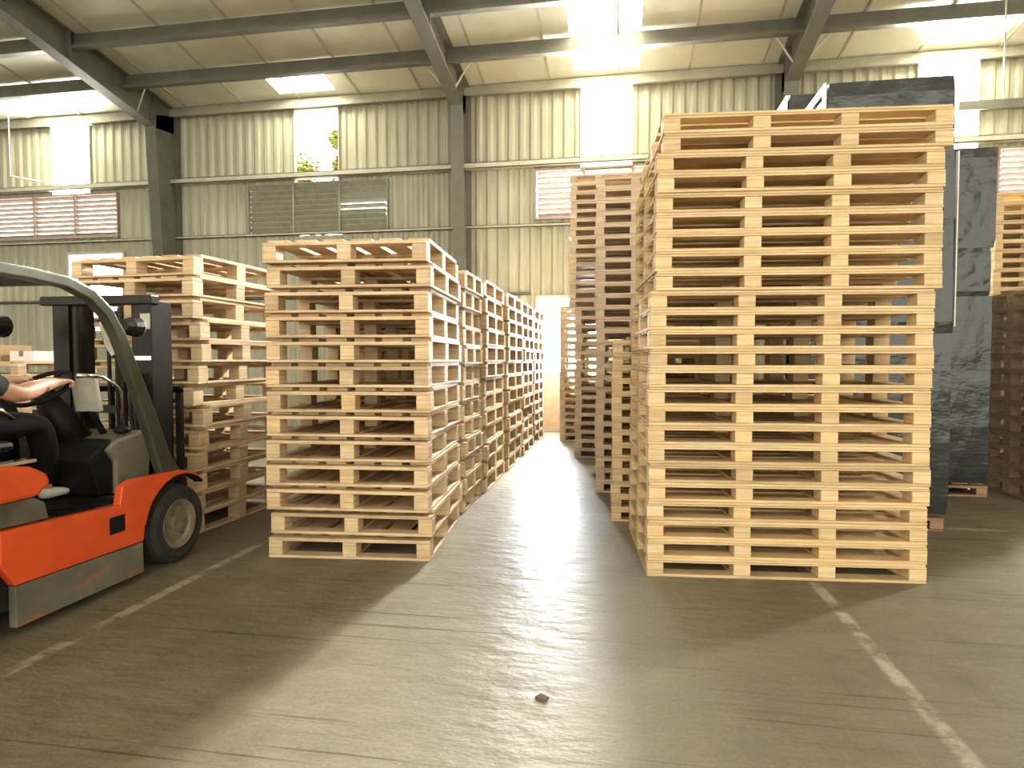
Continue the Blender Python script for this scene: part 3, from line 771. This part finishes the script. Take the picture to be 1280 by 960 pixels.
for s, wr, el in ((1, HR_, (-3.09, 2.80, 1.12)), (-1, HL_, (-3.56, 2.88, 1.12))):
    sh = jv((cx0 + s * .16, 2.47, 1.29), .058, ch); e = jv(el, .052, sh)
    m_ = jv(tuple(.6 * a + .4 * b for a, b in zip(el, wr)), .052, e); w = jv(wr, .033, m_)
    pd = (Vector(SWC) + q @ Vector((0, 0, 0)) - Vector(wr)); 
    fwd = Vector((wr[0], wr[1] + .06, wr[2] + .004))
    pm = jv(tuple(fwd), (.042, .022), w)
    for k in range(4):
        ox = (k - 1.5) * .018; L = (.036, .042, .040, .032)[k]
        k0 = jv((fwd.x + ox, fwd.y + .030, fwd.z + .006), .0095, pm)
        k1 = jv((fwd.x + ox, fwd.y + .030 + L * .6, fwd.z - .012), .0088, k0); jv((fwd.x + ox * .95, fwd.y + .022 + L * .4, fwd.z - .036), .0078, k1)
    t0 = jv((fwd.x - s * .036, fwd.y - .005, fwd.z - .008), .0105, pm); jv((fwd.x - s * .048, fwd.y + .026, fwd.z - .024), .009, t0)
for s in (1, -1):
    hp = jv((cx0 + s * .09, 2.58, .945), .078, pel); kn = jv((cx0 + s * .13, 3.02, .94), .055, hp)
    cf = jv((cx0 + s * .13, 3.06, .79), .05, kn); an = jv((cx0 + s * .13, 3.05, .595), .032, cf); ft = jv((cx0 + s * .13, 3.08, .545), .03, an); jv((cx0 + s * .13, 3.15, .535), (.032, .022), ft)
skin('body', V, E, 'skin')
V, E = [], []
a = jv((cx0, 2.51, .93), (.165, .150)); b = jv((cx0, 2.48, 1.06), (.150, .128), a); c = jv((cx0, 2.465, 1.22), (.165, .128), b); d_ = jv((cx0, 2.475, 1.335), (.092, .082), c); jv((cx0, 2.485, 1.362), (.062, .060), d_)
for s, el in ((1, (-3.09, 2.80, 1.12)), (-1, (-3.56, 2.88, 1.12))):
    sh = jv((cx0 + s * .165, 2.47, 1.285), .076, c); jv(tuple(.12 * x1 + .88 * x2 for x1, x2 in zip((cx0 + s * .16, 2.47, 1.29), el)), .066, sh)
skin('shirt', V, E, 'shirt')
V, E = [], []
a = jv((cx0, 2.50, .955), (.13, .108))
for s in (1, -1):
    hp = jv((cx0 + s * .09, 2.58, .955), .092, a); kn = jv((cx0 + s * .13, 3.02, .945), .078, hp); cf = jv((cx0 + s * .13, 3.06, .79), .070, kn); jv((cx0 + s * .13, 3.05, .585), .062, cf)
skin('trousers', V, E, 'trousers')
for s in (1, -1):
    V, E = [], []
    a = jv((cx0 + s * .13, 3.01, .552), .044); b = jv((cx0 + s * .13, 3.09, .545), (.042, .034), a); c = jv((cx0 + s * .13, 3.16, .538), (.042, .026), b); jv((cx0 + s * .13, 3.20, .534), (.034, .02), c)
    skin('shoe', V, E, 'white')
bm = bm_(); ball(bm, (cx0, 2.497, 1.525), .090, (.86, .98, .92), 32)
for v in list(bm.verts):
    if v.co.z < 1.47 or v.co.z < 1.47 + (v.co.y - 2.50) * 1.35: bm.verts.remove(v)
obj('hair', bm, 'hair', P, smooth=True)
for s in (1, -1):
    bm = bm_(); ball(bm, (cx0 + s * .027, 2.571, 1.505), .010, (1, .6, .6), 10); obj('eye', bm, 'white', P, smooth=True)
    bm = bm_(); ball(bm, (cx0 + s * .071, 2.505, 1.49), .022, (.35, .7, 1.2), 10); obj('ear', bm, 'skin', P, smooth=True)
bm = bm_(); ball(bm, (cx0, 2.580, 1.485), .012, (.8, 1.1, 1.5), 10); obj('nose', bm, 'skin', P, smooth=True)
bm = bm_(); ball(bm, (cx0, 2.570, 1.447), .016, (1.2, .5, .3), 10); obj('mouth', bm, plain('lips', (.38, .15, .11), .5), P, smooth=True)

# ------------------------------------------------------------------ light
w = bpy.data.worlds.new('sky'); SC.world = w; w.use_nodes = True
nt = w.node_tree; nt.nodes.clear()
out = nt.nodes.new('ShaderNodeOutputWorld'); bg = nt.nodes.new('ShaderNodeBackground'); nt.links.new(bg.outputs[0], out.inputs[0])
tc = nt.nodes.new('ShaderNodeTexCoord'); sp = nt.nodes.new('ShaderNodeSeparateXYZ'); nt.links.new(tc.outputs['Generated'], sp.inputs[0])
mr_ = nt.nodes.new('ShaderNodeMapRange'); mr_.inputs[1].default_value = -1; mr_.inputs[2].default_value = 1; nt.links.new(sp.outputs[1], mr_.inputs[0])
SKY_F, SKY_B = 3.45, 9.0       # towards the open front / the bright side beyond the far wall
col = ramp(nt, mr_.outputs[0], [(0, (1.0, .93, .78)), (.45, (1.0, .93, .78)), (.6, (1.0, .985, .95))])
st = nt.nodes.new('ShaderNodeMapRange'); st.inputs[1].default_value = .45; st.inputs[2].default_value = .6; st.inputs[3].default_value = SKY_F; st.inputs[4].default_value = SKY_B
nt.links.new(mr_.outputs[0], st.inputs[0]); nt.links.new(col, bg.inputs[0]); nt.links.new(st.outputs[0], bg.inputs[1])
def portal(x0, x1, z0, z1, y, face):
    l = bpy.data.lights.new('sky_portal', 'AREA'); l.shape = 'RECTANGLE'; l.size = x1 - x0; l.size_y = z1 - z0; l.cycles.is_portal = True
    o = bpy.data.objects.new('sky_portal', l); COL.objects.link(o); o.location = ((x0 + x1) / 2, y, (z0 + z1) / 2)
    o.rotation_euler = (R(90 * face), 0, 0)
portal(-1.45, -.28, 1.07, 2.4, WY + .08, -1)
for h in holes[5:9]: portal(h[0], h[1], h[2], h[3], WY + .08, -1)
portal(-6.16, -5.28, 4.7, 6.1, WY + .08, -1); portal(-11.2, -9.95, 1.9, 3.46, WY + .08, -1)
# daylight entering through the openings
def daylight(name, c, sx, sz, watts, tilt, spread, col=(1, .96, .87)):
    l = bpy.data.lights.new(name, 'AREA'); l.shape = 'RECTANGLE'; l.size = sx; l.size_y = sz; l.energy = watts; l.spread = R(spread); l.color = col
    o = bpy.data.objects.new(name, l); COL.objects.link(o); o.location = c; o.rotation_euler = (R(-90 + tilt), 0, 0)
for c, p in ((BAYS[2], 1900), (BAYS[3], 1800), (BAYS[4], 6000)):  # end bay is out of view, added and boosted to brighten the right floor
    daylight('window_daylight', (c, WY + .36, 5.45), .84 if c < 10 else 1.6, 1.5, p, 32, 130)
daylight('door_daylight', (-.865, WY + .3, 1.74), 1.1, 1.3, 800, 6, 170, (.86, .93, 1))
portal(LX, RX, 0, 8.9, FY - .05, 1)

# ------------------------------------------------------------------ camera
cam = bpy.data.cameras.new('camera'); co = bpy.data.objects.new('camera', cam); COL.objects.link(co)
cam.sensor_width = 36; cam.lens = 36 * 790 / 1280; cam.clip_start = .05
co.location = (0, 0, 1.3)
co.rotation_euler = (PI / 2 - math.atan(30 / 790), 0, math.atan(135 / 790))
SC.camera = co
vs_ = SC.view_settings; vs_.view_transform = 'Standard'; vs_.look = 'None'; vs_.gamma = 1; vs_.exposure = 0.36; vs_.use_curve_mapping = False
SC.cycles.max_bounces = 8; SC.cycles.diffuse_bounces = 5; SC.cycles.use_denoising = True
